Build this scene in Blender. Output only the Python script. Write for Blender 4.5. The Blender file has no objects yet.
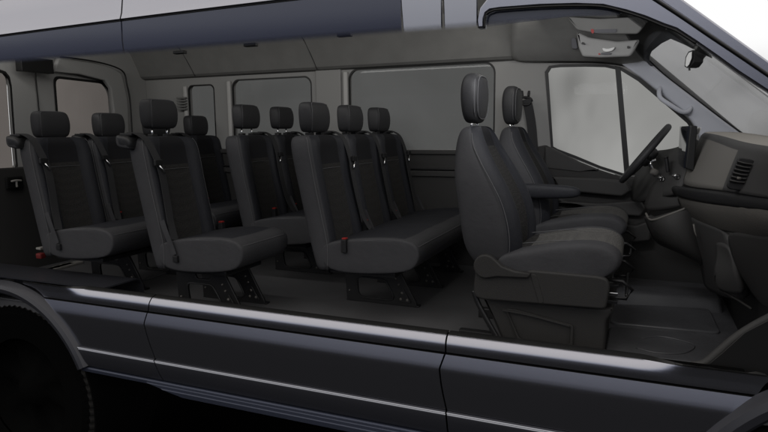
import bpy, bmesh, math, random
from mathutils import Vector, Matrix
R = math.radians
scene = bpy.context.scene
col = scene.collection
random.seed(4)

# ------------------------------------------------------------------ camera
C0 = Vector((1.594, -2.194, .935)); FPX = 602.97
yaw, pit, rol = R(22.906), R(7.965), R(-.543)
fwd = Vector((-math.sin(yaw)*math.cos(pit), math.cos(yaw)*math.cos(pit), -math.sin(pit)))
rt = Vector((math.cos(yaw), math.sin(yaw), 0)); up = rt.cross(fwd)
RT = rt*math.cos(rol) + up*math.sin(rol); UP = -rt*math.sin(rol) + up*math.cos(rol)
cd = bpy.data.cameras.new('camera'); cam = bpy.data.objects.new('camera', cd); col.objects.link(cam)
cd.sensor_width = 36; cd.lens = 36*FPX/768; cd.clip_start = .05; cd.clip_end = 500
m = Matrix((RT, UP, -fwd)).transposed().to_4x4(); m.translation = C0
cam.matrix_world = m
scene.camera = cam

def at(u, v, x=None, y=None, z=None):
    """point of the place seen at photo pixel (u,v) lying on a plane of the van"""
    d = fwd + RT*((u-384)/FPX) - UP*((v-216)/FPX)
    i, val = [(i, k) for i, k in enumerate((x, y, z)) if k is not None][0]
    return C0 + d*((val-C0[i])/d[i])
def xz(u, v, y):
    p = at(u, v, y=y); return (p.x, p.z)

# ------------------------------------------------------------------ world (studio surroundings)
w = bpy.data.worlds.new('World'); scene.world = w; w.use_nodes = True
nt = w.node_tree; bg = nt.nodes['Background']
tc = nt.nodes.new('ShaderNodeTexCoord'); sp = nt.nodes.new('ShaderNodeSeparateXYZ')
nt.links.new(tc.outputs['Generated'], sp.inputs[0])
def ramp(node_tree, inp, stops):
    r = node_tree.nodes.new('ShaderNodeValToRGB'); r.color_ramp.interpolation = 'EASE'
    e = r.color_ramp.elements
    while len(e) < len(stops): e.new(.5)
    for k, (p, c) in zip(e, stops):
        k.position = p; k.color = (c[0], c[1], c[2], 1) if not isinstance(c, (int, float)) else (c, c, c, 1)
    node_tree.links.new(inp, r.inputs[0]); return r.outputs[0]
def mth(t, op, a, b=None):
    n = t.nodes.new('ShaderNodeMath'); n.operation = op
    for i, k in enumerate((a, b)):
        if k is None: continue
        if isinstance(k, (int, float)): n.inputs[i].default_value = k
        else: t.links.new(k, n.inputs[i])
    return n.outputs[0]
zz = mth(nt, 'MULTIPLY_ADD', sp.outputs[2], .5); nt.nodes[-1].inputs[2].default_value = .5
yy = mth(nt, 'MULTIPLY_ADD', sp.outputs[1], .5); nt.nodes[-1].inputs[2].default_value = .5
near = ramp(nt, zz, [(.44, (.008, .009, .013)), (.50, (.030, .033, .046)), (.54, (.15, .16, .20)), (.585, (.60, .62, .68)), (.70, (.95, .92, .88)), (.95, (1.05, 1.0, .95))])
far = ramp(nt, zz, [(.36, (0, 0, 0)), (.45, (1, 1, 1)), (.95, (1, 1, 1))])
wn = nt.nodes.new('ShaderNodeTexNoise'); wn.inputs['Scale'].default_value = 3.2; wn.inputs['Detail'].default_value = 3; wn.inputs['Distortion'].default_value = .8
nt.links.new(tc.outputs['Generated'], wn.inputs['Vector'])
dim = ramp(nt, wn.outputs['Fac'], [(.36, .50), (.47, .85), (.6, 1.0)])
low = ramp(nt, zz, [(.535, 1), (.565, 0)])
mm_ = nt.nodes.new('ShaderNodeMix'); mm_.data_type = 'RGBA'; mm_.blend_type = 'MULTIPLY'
nt.links.new(low, mm_.inputs[0]); nt.links.new(far, mm_.inputs[6]); nt.links.new(dim, mm_.inputs[7]); far = mm_.outputs[2]
side = ramp(nt, yy, [(.50, 0), (.66, 1)])
mx = nt.nodes.new('ShaderNodeMix'); mx.data_type = 'RGBA'
nt.links.new(side, mx.inputs[0]); nt.links.new(near, mx.inputs[6]); nt.links.new(far, mx.inputs[7])
nt.links.new(mx.outputs[2], bg.inputs[0]); bg.inputs[1].default_value = 1.0

def area(name, loc, target, sx, sy, power, colr=(1, 1, 1)):
    l = bpy.data.lights.new(name, 'AREA'); l.shape = 'RECTANGLE'; l.size = sx; l.size_y = sy
    l.energy = power; l.color = colr
    o = bpy.data.objects.new(name, l); col.objects.link(o); o.location = loc
    o.rotation_euler = (Vector(target)-Vector(loc)).to_track_quat('-Z', 'Y').to_euler()
    return o
area('cabin_fill', (-.75, .22, 1.60), (-.75, 1.85, 1.25), 3.2, .12, 9.0, (1, .98, .95))  # added fill lamp, hidden behind the near roof band, brightens the far wall
area('cab_fill', (1.25, .16, 1.30), (1.5, 1.8, 1.2), .45, .10, 5.0, (.98, .98, 1))  # added fill lamp for the cab, no real fitting
area('front_fill', (1.0, 1.15, 1.60), (-1.2, 1.35, .7), .3, .3, 2.5, (1, .97, .92))  # added fill lamp under the roof, lifts the seat fronts
scene.view_settings.view_transform = 'Standard'; scene.view_settings.look = 'None'
scene.view_settings.exposure = 0; scene.view_settings.gamma = 1
scene.render.engine = 'CYCLES'
scene.cycles.max_bounces = 8; scene.cycles.transparent_max_bounces = 16

# ------------------------------------------------------------------ materials
def mat(name, base, rough=.6, metal=0, coat=0, spec=.5, bump=None, var=0, vscale=8, crough=.08, cells=None, fade=None):
    m = bpy.data.materials.new(name); m.use_nodes = True
    t = m.node_tree; b = t.nodes['Principled BSDF']
    b.inputs['Base Color'].default_value = (*base, 1); b.inputs['Roughness'].default_value = rough
    b.inputs['Metallic'].default_value = metal; b.inputs['Coat Weight'].default_value = coat
    b.inputs['Coat Roughness'].default_value = crough
    b.inputs['Specular IOR Level'].default_value = spec
    c = t.nodes.new('ShaderNodeTexCoord').outputs['Object']
    if var:
        n = t.nodes.new('ShaderNodeTexNoise'); n.inputs['Scale'].default_value = vscale; n.inputs['Detail'].default_value = 6
        t.links.new(c, n.inputs['Vector'])
        o = ramp(t, n.outputs['Fac'], [(.3, tuple(k*(1-var) for k in base)), (.7, tuple(min(1, k*(1+var)) for k in base))])
        t.links.new(o, b.inputs['Base Color'])
    if cells:       # woven dots
        n = t.nodes.new('ShaderNodeTexVoronoi'); n.inputs['Scale'].default_value = cells; n.inputs['Randomness'].default_value = .25
        t.links.new(c, n.inputs['Vector'])
        o = ramp(t, n.outputs['Distance'], [(.25, tuple(k*.8 for k in base)), (.55, tuple(k*1.1 for k in base))])
        t.links.new(o, b.inputs['Base Color'])
    if bump:
        kind, scale, strength = bump
        if kind == 'grain':      # soft wrinkles with fine grain on top
            n = t.nodes.new('ShaderNodeTexNoise'); n.inputs['Scale'].default_value = scale; n.inputs['Detail'].default_value = 9; n.inputs['Roughness'].default_value = .62
            h = n.outputs['Fac']
        elif kind == 'noise':
            n = t.nodes.new('ShaderNodeTexNoise'); n.inputs['Scale'].default_value = scale; n.inputs['Detail'].default_value = 3
            h = n.outputs['Fac']
        else:
            n = t.nodes.new('ShaderNodeTexVoronoi'); n.inputs['Scale'].default_value = scale
            h = n.outputs['Distance']
        t.links.new(c, n.inputs['Vector'])
        bp = t.nodes.new('ShaderNodeBump'); bp.inputs['Strength'].default_value = strength; bp.inputs['Distance'].default_value = .004
        t.links.new(h, bp.inputs['Height']); t.links.new(bp.outputs[0], b.inputs['Normal'])
    if fade:        # the cutaway model's skin is sprayed away softly along its cut edge
        sx = t.nodes.new('ShaderNodeSeparateXYZ'); t.links.new(c, sx.inputs[0])
        mr = t.nodes.new('ShaderNodeMapRange'); mr.interpolation_type = 'SMOOTHSTEP'
        mr.inputs[1].default_value, mr.inputs[2].default_value = fade
        t.links.new(sx.outputs[2], mr.inputs[0]); t.links.new(mr.outputs[0], b.inputs['Alpha'])
    return m
def glass(name, tint, refl=.06, rough=.02):
    m = bpy.data.materials.new(name); m.use_nodes = True; t = m.node_tree
    t.nodes.remove(t.nodes['Principled BSDF']); out = t.nodes['Material Output']
    tr = t.nodes.new('ShaderNodeBsdfTransparent'); gl = t.nodes.new('ShaderNodeBsdfGlossy'); mi = t.nodes.new('ShaderNodeMixShader')
    fr = t.nodes.new('ShaderNodeFresnel'); fr.inputs[0].default_value = 1.35
    c = t.nodes.new('ShaderNodeTexCoord').outputs['Object']
    n = t.nodes.new('ShaderNodeTexNoise'); n.inputs['Scale'].default_value = 1.6; n.inputs['Detail'].default_value = 2
    t.links.new(c, n.inputs['Vector'])
    tint = tuple(k**.5 for k in tint)      # a pane has two faces, each takes its share
    o = ramp(t, n.outputs['Fac'], [(.35, tuple(k*.97 for k in tint)), (.65, tuple(min(1, k*1.02) for k in tint))])
    t.links.new(o, tr.inputs[0])
    gl.inputs['Roughness'].default_value = rough
    t.links.new(mth(t, 'MULTIPLY', fr.outputs[0], refl/.04), mi.inputs[0])
    t.links.new(tr.outputs[0], mi.inputs[1]); t.links.new(gl.outputs[0], mi.inputs[2]); t.links.new(mi.outputs[0], out.inputs[0])
    return m
M = dict(
    paint=mat('blue_grey_paint', (.40, .405, .455), .22, .945, .15, bump=('noise', 700, .03)),
    paintfade=mat('blue_grey_paint_cut_edge', (.42, .425, .455), .22, .945, .15, bump=('noise', 700, .03), fade=(1.300, 1.328)),
    sill=mat('grey_cladding', (.036, .037, .045), .45, .35, .1),
    black=mat('black_plastic', (.008, .008, .009), .55, bump=('noise', 500, .1)),
    seal=mat('black_rubber', (.004, .004, .004), .5),
    bright=mat('bright_trim', (.36, .37, .41), .3, .9),
    step=mat('blue_step', (.052, .060, .090), .45, .5),
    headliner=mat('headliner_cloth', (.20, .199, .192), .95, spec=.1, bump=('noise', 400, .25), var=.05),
    cabliner=mat('lit_headliner_cloth', (.31, .308, .298), .95, spec=.1, bump=('noise', 400, .25), var=.05),  # same headliner cloth, lightened to make up for grazing light
    pillar=mat('pillar_trim', (.32, .318, .31), .6, spec=.3, bump=('noise', 500, .15)),
    reveal=mat('lit_window_reveal', (.52, .515, .50), .5, spec=.3),
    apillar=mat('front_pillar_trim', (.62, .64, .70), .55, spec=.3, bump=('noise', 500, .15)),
    lower=mat('dark_wall_trim', (.035, .034, .033), .65, bump=('noise', 300, .2)),
    floor=mat('grey_vinyl_floor', (.115, .115, .12), .38, bump=('noise', 220, .25), var=.12, vscale=3),
    mat=mat('rubber_floor_mat', (.085, .086, .092), .24, bump=('noise', 160, .15), var=.12, vscale=5),
    leather=mat('charcoal_vinyl', (.050, .050, .054), .66, spec=.3, bump=('grain', 26, .5), var=.06),
    bolster=mat('slate_vinyl', (.021, .022, .027), .6, spec=.35, bump=('grain', 26, .5)),
    panel=mat('black_seat_cloth', (.020, .020, .022), .9, spec=.15, bump=('noise', 600, .4)),
    insert=mat('patterned_seat_cloth', (.034, .033, .032), .9, spec=.15, bump=('voronoi', 110, .5), cells=110),
    tan=mat('tan_seat_cloth', (.105, .102, .097), .9, spec=.15, bump=('voronoi', 150, .6), cells=150),
    thread=mat('pale_piping', (.10, .10, .105), .7),
    head=mat('headrest_vinyl', (.030, .030, .032), .55, spec=.35, bump=('noise', 450, .25)),
    chrome=mat('chrome', (.8, .8, .8), .15, 1),
    leg=mat('black_powder_coat', (.018, .018, .019), .38, .2, bump=('noise', 300, .1)),
    strap=mat('seat_belt_webbing', (.026, .026, .028), .75, bump=('noise', 300, .4)),
    red=mat('red_button', (.32, .015, .012), .5),
    redcap=mat('red_cap', (.14, .008, .007), .6),
    base=mat('seat_base_plastic', (.031, .030, .029), .6, spec=.35, bump=('noise', 350, .3)),
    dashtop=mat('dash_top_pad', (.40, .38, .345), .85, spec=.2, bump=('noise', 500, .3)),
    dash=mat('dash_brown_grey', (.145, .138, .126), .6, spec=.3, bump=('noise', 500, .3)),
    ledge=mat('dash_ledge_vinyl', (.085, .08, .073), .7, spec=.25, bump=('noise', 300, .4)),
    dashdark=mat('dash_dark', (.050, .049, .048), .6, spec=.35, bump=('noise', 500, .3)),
    tyre=mat('tyre_rubber', (.026, .025, .024), .9, spec=.2),
    shade=mat('shade_black', (.0035, .0035, .0035), .95, spec=.02),  # near-black paints in the shade around the wheels and behind the sill
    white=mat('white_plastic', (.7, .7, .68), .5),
    screen=mat('glossy_screen', (.012, .014, .02), .05, spec=1),
    scuff=mat('scuff_plate', (.30, .29, .27), .5),
    label=mat('sticker_grey', (.09, .09, .10), .6),
    g_mid=glass('dark_tinted_glass', (.086, .087, .085), .03),
    g_front=glass('light_tinted_glass', (.325, .325, .315), .001),
    g_wind=glass('windshield_glass', (.37, .37, .37), .008),
    g_rear=glass('rear_tinted_glass', (.12, .108, .10), .02),
    band=mat('dark_privacy_glass', (.066, .074, .115), .15, 0, 0, spec=.7, fade=(1.298, 1.332)),
    ground=mat('black_studio_floor', (.0012, .0012, .0013), .9, spec=0, bump=('noise', 30, .1)),
)

# ------------------------------------------------------------------ helpers
def empty(name, loc, label, cat, group=None, rz=0):
    o = bpy.data.objects.new(name, None); col.objects.link(o); o.location = loc; o.rotation_euler = (0, 0, rz)
    o.empty_display_size = .1
    o['label'] = label; o['category'] = cat
    if group: o['group'] = group
    return o
def link(name, me, mats, parent=None, smooth=False, label=None):
    o = bpy.data.objects.new(name, me); col.objects.link(o)
    for k in (mats if isinstance(mats, (list, tuple)) else [mats]): me.materials.append(k)
    if parent: o.parent = parent
    if smooth:
        for p in me.polygons: p.use_smooth = True
    if label: o['label'] = label
    return o
def frombm(name, bm, mats, parent=None, smooth=False, label=None):
    bmesh.ops.recalc_face_normals(bm, faces=bm.faces)
    me = bpy.data.meshes.new(name); bm.to_mesh(me); bm.free()
    return link(name, me, mats, parent, smooth, label)
def rrect(x0, x1, z0, z1, r=.05, n=6):
    p = []
    for cx, cz, a in ((x1-r, z1-r, 0), (x0+r, z1-r, 90), (x0+r, z0+r, 180), (x1-r, z0+r, 270)):
        for k in range(n+1):
            t = R(a+90*k/n); p.append((cx+r*math.cos(t), cz+r*math.sin(t)))
    return p
def rounded(pts, r, n=4):
    """round the corners of a polygon"""
    out = []; N = len(pts)
    for i in range(N):
        a, b, c = Vector(pts[i-1]), Vector(pts[i]), Vector(pts[(i+1) % N])
        ra = min(r, (a-b).length*.45); rc = min(r, (c-b).length*.45)
        p, q = b+(a-b).normalized()*ra, b+(c-b).normalized()*rc
        for k in range(n+1):
            t = k/n; out.append(tuple((1-t)**2*p+2*t*(1-t)*b+t*t*q))
    return out
def plate(name, loops, thick, mats, parent=None, bevel=0, basis='xz', off=0, label=None, smooth=False):
    """flat plate with holes and rounded edges: loops are 2D outlines (outer first)"""
    cu = bpy.data.curves.new(name, 'CURVE'); cu.dimensions = '2D'; cu.fill_mode = 'BOTH'
    cu.extrude = max(thick/2-bevel, .0002); cu.bevel_depth = bevel; cu.bevel_resolution = 2
    if bevel: cu.offset = -bevel
    for lp in loops:
        s = cu.splines.new('POLY'); s.points.add(len(lp)-1); s.use_cyclic_u = True
        for k, p in enumerate(lp): s.points[k].co = (p[0], p[1], 0, 1)
    o = bpy.data.objects.new('tmp', cu); col.objects.link(o)
    dg = bpy.context.evaluated_depsgraph_get(); me = bpy.data.meshes.new_from_object(o.evaluated_get(dg))
    bpy.data.objects.remove(o); bpy.data.curves.remove(cu)
    me.materials.clear()
    for v in me.vertices:
        a, b, c = v.co
        v.co = (a, off-c, b) if basis == 'xz' else (off+c, a, b) if basis == 'yz' else (a, b, off+c)
    for p in me.polygons: p.material_index = 0
    me.name = name
    bm = bmesh.new(); bm.from_mesh(me); bmesh.ops.remove_doubles(bm, verts=bm.verts, dist=1e-5)
    bm.to_mesh(me); bm.free()
    return link(name, me, mats, parent, smooth, label)
def box(name, lo, hi, mats, parent=None, bevel=.006, seg=2, M4=None, label=None):
    bm = bmesh.new(); bmesh.ops.create_cube(bm, size=1)
    for v in bm.verts:
        v.co = Vector([(lo[i]+hi[i])/2+v.co[i]*(hi[i]-lo[i]) for i in range(3)])
    if bevel: bmesh.ops.bevel(bm, geom=list(bm.edges), offset=bevel, segments=seg, profile=.6, affect='EDGES')
    if M4: bm.transform(M4)
    return frombm(name, bm, mats, parent, False, label)
def tube_bm(bm, pts, r, n=10, closed=False):
    pts = [Vector(p) for p in pts]; N = len(pts); rings = []
    for i, p in enumerate(pts):
        if closed: d = pts[(i+1) % N]-pts[i-1]
        else: d = pts[min(i+1, N-1)]-pts[max(i-1, 0)]
        d.normalize(); a = d.cross(Vector((0, 0, 1)) if abs(d.z) < .9 else Vector((1, 0, 0))).normalized(); b = d.cross(a)
        rr = r[i] if isinstance(r, (list, tuple)) else r
        rings.append([bm.verts.new(p+a*rr*math.cos(2*math.pi*k/n)+b*rr*math.sin(2*math.pi*k/n)) for k in range(n)])
    for i in range(N if closed else N-1):
        A, B = rings[i], rings[(i+1) % N]
        for k in range(n): bm.faces.new((A[k], A[(k+1) % n], B[(k+1) % n], B[k]))
    if not closed: bm.faces.new(rings[0][::-1]); bm.faces.new(rings[-1])
def spline(pts, n=6):
    P = [Vector(p) for p in pts]; out = []
    for i in range(len(P)-1):
        p0, p1, p2, p3 = P[max(i-1, 0)], P[i], P[i+1], P[min(i+2, len(P)-1)]
        for k in range(n):
            t = k/n
            out.append(.5*((2*p1)+(p2-p0)*t+(2*p0-5*p1+4*p2-p3)*t*t+(3*p1-p0-3*p2+p3)*t**3))
    out.append(P[-1]); return out
def tube(name, pts, r, mats, parent=None, smooth_path=True, closed=False, n=10):
    bm = bmesh.new(); tube_bm(bm, spline(pts) if smooth_path and not closed else pts, r, n, closed)
    return frombm(name, bm, mats, parent, True)
def ribbon(name, pts, width_dir, wd, th, mats, parent=None):
    """a webbing strap: flat band following a path"""
    P = spline(pts, 8); W = Vector(width_dir).normalized(); bm = bmesh.new(); rings = []
    for i, p in enumerate(P):
        d = (P[min(i+1, len(P)-1)]-P[max(i-1, 0)]).normalized(); n = d.cross(W).normalized(); ww = n.cross(d).normalized()
        rings.append([bm.verts.new(p+ww*a*wd/2+n*b*th/2) for a, b in ((-1, -1), (1, -1), (1, 1), (-1, 1))])
    for A, B in zip(rings, rings[1:]):
        for k in range(4): bm.faces.new((A[k], A[(k+1) % 4], B[(k+1) % 4], B[k]))
    bm.faces.new(rings[0][::-1]); bm.faces.new(rings[-1])
    return frombm(name, bm, mats, parent, False)
def loft(name, sections, mats, parent=None, matfn=None, sub=1, label=None):
    """closed skin through equal-length closed sections, ends capped; smoothed"""
    bm = bmesh.new(); rings = [[bm.verts.new(p) for p in s] for s in sections]; n = len(rings[0])
    for i in range(len(rings)-1):
        for k in range(n):
            f = bm.faces.new((rings[i][k], rings[i][(k+1) % n], rings[i+1][(k+1) % n], rings[i+1][k]))
            if matfn: f.material_index = matfn(i, k)
    for r_, i in ((rings[0][::-1], 0), (rings[-1], len(rings)-2)):
        f = bm.faces.new(r_)
        if matfn: f.material_index = matfn(i, 0)
    bmesh.ops.recalc_face_normals(bm, faces=bm.faces)
    me = bpy.data.meshes.new(name); bm.to_mesh(me); bm.free()
    o = link(name, me, mats, parent, True, label)
    if sub:
        s = o.modifiers.new('smooth', 'SUBSURF'); s.levels = s.render_levels = sub
    return o
def grid(name, rows, mats, parent=None, thick=.012, matfn=None, sub=0, label=None, off=-1):
    bm = bmesh.new(); V = [[bm.verts.new(p) for p in r] for r in rows]
    for i in range(len(V)-1):
        for k in range(len(V[0])-1):
            f = bm.faces.new((V[i][k], V[i][k+1], V[i+1][k+1], V[i+1][k]))
            if matfn: f.material_index = matfn(i, k)
    bm.normal_update()
    if not sub:
        for e in bm.edges:
            if len(e.link_faces) == 2 and e.calc_face_angle(0) > R(28): e.smooth = False
    me = bpy.data.meshes.new(name); bm.to_mesh(me); bm.free()
    o = link(name, me, mats, parent, True, label)
    if sub:
        s = o.modifiers.new('smooth', 'SUBSURF'); s.levels = s.render_levels = sub
    if thick:
        s = o.modifiers.new('thick', 'SOLIDIFY'); s.thickness = thick; s.offset = off
        if not sub:
            s = o.modifiers.new('crisp', 'EDGE_SPLIT'); s.split_angle = R(24)
    return o
def copy_tree(o, parent=None):
    c = o.copy(); col.objects.link(c)
    if parent: c.parent = parent
    for ch in list(o.children): copy_tree(ch, c)
    return c

# ------------------------------------------------------------------ setting
bm = bmesh.new(); bmesh.ops.create_grid(bm, x_segments=1, y_segments=1, size=1)
for v in bm.verts: v.co = (v.co.x*9, v.co.y*7-3.5, -1.1)
g = frombm('ground', bm, M['ground']); g['kind'] = 'structure'

# ------------------------------------------------------------------ van shell
van = empty('passenger_van', (0, 0, -1.1), 'dark blue grey passenger van with its near side cut open to show the seats', 'van')
VAN_OFF = Vector((0, 0, 1.1))
def vfix(o):            # geometry above is written in floor coordinates; the van empty sits on the ground
    o.matrix_parent_inverse = Matrix.Translation(VAN_OFF); return o

WY = 1.85
# windows of the far wall
W1 = rrect(-1.86, -1.60, .78, 1.325, .04); W2 = rrect(-1.42, -.70, .79, 1.352, .06); W3 = rrect(-.385, .69, .80, 1.385, .07)
door_px = [(545, 72), (549, 66), (560, 64.5), (585, 64), (605, 64.5), (622, 68), (640, 78), (662, 96), (690, 121), (697, 132), (690, 150), (660, 172), (625, 176), (600, 168), (575, 158), (556, 151), (551, 148)]
DW = [xz(u, v, WY) for u, v in door_px]
upper = [(-2.34, .80), (.86, .80), (.94, .72), (1.05, .66), (2.10, .62), (2.26, .80), (1.60, 1.40), (1.35, 1.47), (-2.34, 1.42)]
wall = vfix(plate('far_side_trim', [upper, W1, W2, W3, DW], .05, M['pillar'], van, bevel=.008, off=WY+.03))
lower = [(-2.34, -.02), (2.25, -.02), (2.25, .617), (1.05, .657), (.94, .717), (.86, .797), (-2.34, .797)]
vfix(plate('lower_side_trim', [lower], .05, M['lower'], van, bevel=.004, off=WY+.02))
for lp, gm, lab in ((W1, 'g_mid', 'narrow dark side window'), (W2, 'g_mid', None), (W3, 'g_mid', None)):
    def shrink(lp, d):
        cx = sum(p[0] for p in lp)/len(lp); cz = sum(p[1] for p in lp)/len(lp)
        return [(cx+(x-cx)*(1-d/abs(max(p[0] for p in lp)-cx)), cz+(z-cz)*(1-d/abs(max(p[1] for p in lp)-cz))) for x, z in lp]
    big = shrink(lp, -.02); fr = vfix(plate('side_window', [shrink(lp, -.004), shrink(lp, .007)], .012, M['seal'], van, off=WY+.012))
    vfix(plate('pane', [big], .006, M[gm], fr, off=WY+.062)).matrix_parent_inverse = Matrix()
fr = vfix(plate('door_window', [DW, [xz(u+du, v+dv, WY) for (u, v), (du, dv) in zip(door_px, [(3, 1), (2, 2)]+[(0, 2.5)]*3+[(-1, 2.5), (-2, 3), (-3, 3), (-3, 2), (-4, 0), (-3, -3), (-2, -3), (0, -2), (0, -2), (1, -2), (1.5, -2), (2, -1.5)])]], .02, M['seal'], van, off=WY+.008))
plate('pane', [shrink(DW, -.02)], .006, M['g_front'], fr, off=WY+.062)
dv = [xz(u, v, WY) for u, v in ((615, 66), (620.5, 67), (630, 176), (624.5, 176))]
plate('divider_bar', [dv], .03, M['seal'], fr, off=WY+.004)
# raised beads and grooves of the far side trim
for z0, h, x0, x1, mm in ((.775, .03, -2.3, .86, 'dashdark'), (.665, .012, -2.3, .84, 'black'), (.62, .04, -2.3, .84, 'dashdark'), (.30, .02, -2.3, .84, 'dashdark')):
    vfix(box('trim_bead', (x0, WY-.022, z0), (x1, WY-.003, z0+h), M[mm], van, .006))
# left rim of each window reveal, window light painted in as a pale colour
for x, z0, z1 in ((-1.875, .8, 1.32), (-1.437, .82, 1.345), (-.402, .83, 1.37)):
    vfix(box('window_reveal', (x-.020, WY-.022, z0), (x+.014, WY+.004, z1), M['reveal'], van, .012, 3))
for x0, x1 in ((-.655, -.445),):
    vfix(box('side_pillar_cover', (x0, WY-.012, .80), (x1, WY+.010, 1.392), M['pillar'], van, .010, 3))

# headliner: side panel sweeping up into the roof
prof = [(1.853, 1.395), (1.818, 1.402), (1.80, 1.415), (1.79, 1.44), (1.76, 1.50), (1.70, 1.60), (1.60, 1.68), (1.40, 1.73), (.9, 1.75), (.3, 1.74), (.06, 1.68)]
xs = [-2.34, -1.775, -1.77, -.995, -.99, -.56, -.555, .885, .89, 1.2, 1.48]
rows = []
for y, z in prof:
    rows.append([Vector((x, y, z)) for x in xs])
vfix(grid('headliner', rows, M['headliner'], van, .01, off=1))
for x in (-1.74, -.62, .888):        # panel joints of the headliner
    P = [Vector((x-.22*max(0, z-1.42), y-.010, z-.008)) for y, z in prof[1:8]]
    vfix(tube('headliner_joint', P,   .0028, M['lower'], van, n=6))
# far upper front: header piece between door top and roof
hp = [Vector(at(u, v, y=y)) for u, v, y in ((520, 60, 1.80), (560, 60, 1.82), (605, 60, 1.82), (628, 65, 1.82), (645, 60, 1.80))]
rows = [[at(u, 62 if u < 610 else 62+(u-610)*.25, y=1.83) for u in (512, 540, 570, 600, 622, 648)],
        [at(u, 52, y=1.72) for u in (512, 540, 570, 600, 625, 650)],
        [at(u, 38, y=1.60) for u in (512, 540, 570, 600, 628, 657)],
        [at(u, 20, y=1.42) for u in (512, 540, 570, 600, 632, 674)],
        [at(u, -10, y=1.0) for u in (512, 540, 570, 600, 640, 690)],
        [at(u, -60, y=.4) for u in (512, 540, 570, 600, 640, 690)]]
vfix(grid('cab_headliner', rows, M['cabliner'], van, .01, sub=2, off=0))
# roof skin and upper near side
rs = [(-.0, 1.30+.0), ]
def upline(x):   # drip line height along the near side
    return 1.438+.022*(x+1.6)-.004*(x+1.6)**2
X = [-2.6, -2.2, -1.8, -1.4, -1.0, -.64]
def upper_panel(name, xa, xb, lab=None):
    xsn = [xa+(xb-xa)*k/8 for k in range(9)]
    rws = [[Vector((x, y0, upline(x)+dz)) for x in xsn] for y0, dz in ((-.006, .0), (-.010, .006), (.0, .03), (.012, .10), (.04, .2), (.10, .28), (.25, .34), (.6, .37), (1.2, .38), (1.7, .33), (1.93, .1))]
    return vfix(grid(name, rws, M['paint'], van, .006, label=lab, off=1))
upper_panel('roof', -2.7, -.638, 'silver looking rear part of the roof'); upper_panel('roof', -.630, 1.0, 'silver looking front part of the roof')
for a, b in ((-2.7, -.638), (-.630, .748)):
    xsn = [a+(b-a)*k/6 for k in range(7)]
    rws = [[Vector((x, .004, 1.296)) for x in xsn], [Vector((x, -.002, 1.36)) for x in xsn], [Vector((x, 0, upline(x)-.004)) for x in xsn]]
    vfix(grid('near_side_glass', rws, M['band'], van, .01, off=1))
    vfix(tube('drip_rail', [Vector((x, -.008, upline(x)-.003)) for x in xsn], .004, M['seal'], van, n=6))
vfix(box('inner_rail', (-2.7, .03, 1.42), (1.0, .06, 1.66), M['headliner'], van, .004))
# small clips peeking under the glass band
for u, v in ((179, 52), (250, 44.5), (344, 34.5)):
    p = at(u, v, y=.012); vfix(box('roof_clip', (p.x-.03, .006, p.z-.008), (p.x+.03, .03, p.z+.006), M['seal'], van, .003))
# near B pillar top, split by the door seam
zc = 1.296
for a, b, nm in ((.757, .908, 'sliding_door_top'), (.917, 1.04, 'front_door_frame')):
    bp = [(a, zc), (b, zc), (b-.004, 1.56), (a-.004-.012*(a < .8), 1.56)]
    vfix(plate(nm, [bp], .012, M['paintfade'], van, bevel=.003, off=-.004))
# front door frame arch and near windshield pillar (outline at the near side plane)
arch_out = [(478, 28), (477, 20), (480, 8), (488, -2), (500, -12), (560, -22), (610, -20), (640, -8), (656, 0), (710, 35), (768, 74), (800, 95), (800, 113), (768, 91.5), (738, 72), (716, 56), (696, 42), (676, 29), (663, 24.5), (645, 17), (626, 11), (603, 5.5), (576, 4.5), (540, 5.5), (500, 8.5), (490, 10), (486, 13), (484, 18), (484, 27.5)]
vfix(plate('front_door_frame', [[xz(u, v, 0) for u, v in arch_out]], .05, M['paint'], van, bevel=.005, off=.02, smooth=False))
sealp = [(484.6, 27), (485, 18), (487, 13), (492, 10.5), (500, 9), (540, 6.2), (576, 5.2), (603, 6.2), (626, 11.8), (645, 18), (663, 25.5), (676, 30.5), (696, 43)]
vfix(tube('door_seal', [at(u, v+.6, y=-.004) for u, v in sealp], .0038, M['seal'], van, n=8))
gp = [(486, 27), (486.5, 18), (488, 14), (493, 11.5), (500, 10), (540, 7), (576, 6), (603, 7), (622, 12), (618, 15.5), (569, 16.5), (520, 22.5)]
vfix(plate('door_glass_top', [[xz(u, v, .02) for u, v in gp]], .006, M['band'], van, off=.02))
# windscreen edge outside the pillar
ws = [(600, -60), (640, -31), (683, 0), (768, 61), (800, 84), (800, 98), (768, 75.5), (710, 36), (656, -1), (600, -40)]
vfix(plate('windshield_edge', [[xz(u, v, .05) for u, v in ws]], .03, M['paint'], van, bevel=.006, off=.055))
vfix(tube('windshield_seal', [at(u, v, y=-.006) for u, v in ((650, -4), (656, 0), (682, 17), (710, 36), (740, 56), (768, 75), (800, 97))], .006, M['seal'], van, n=8))
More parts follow.
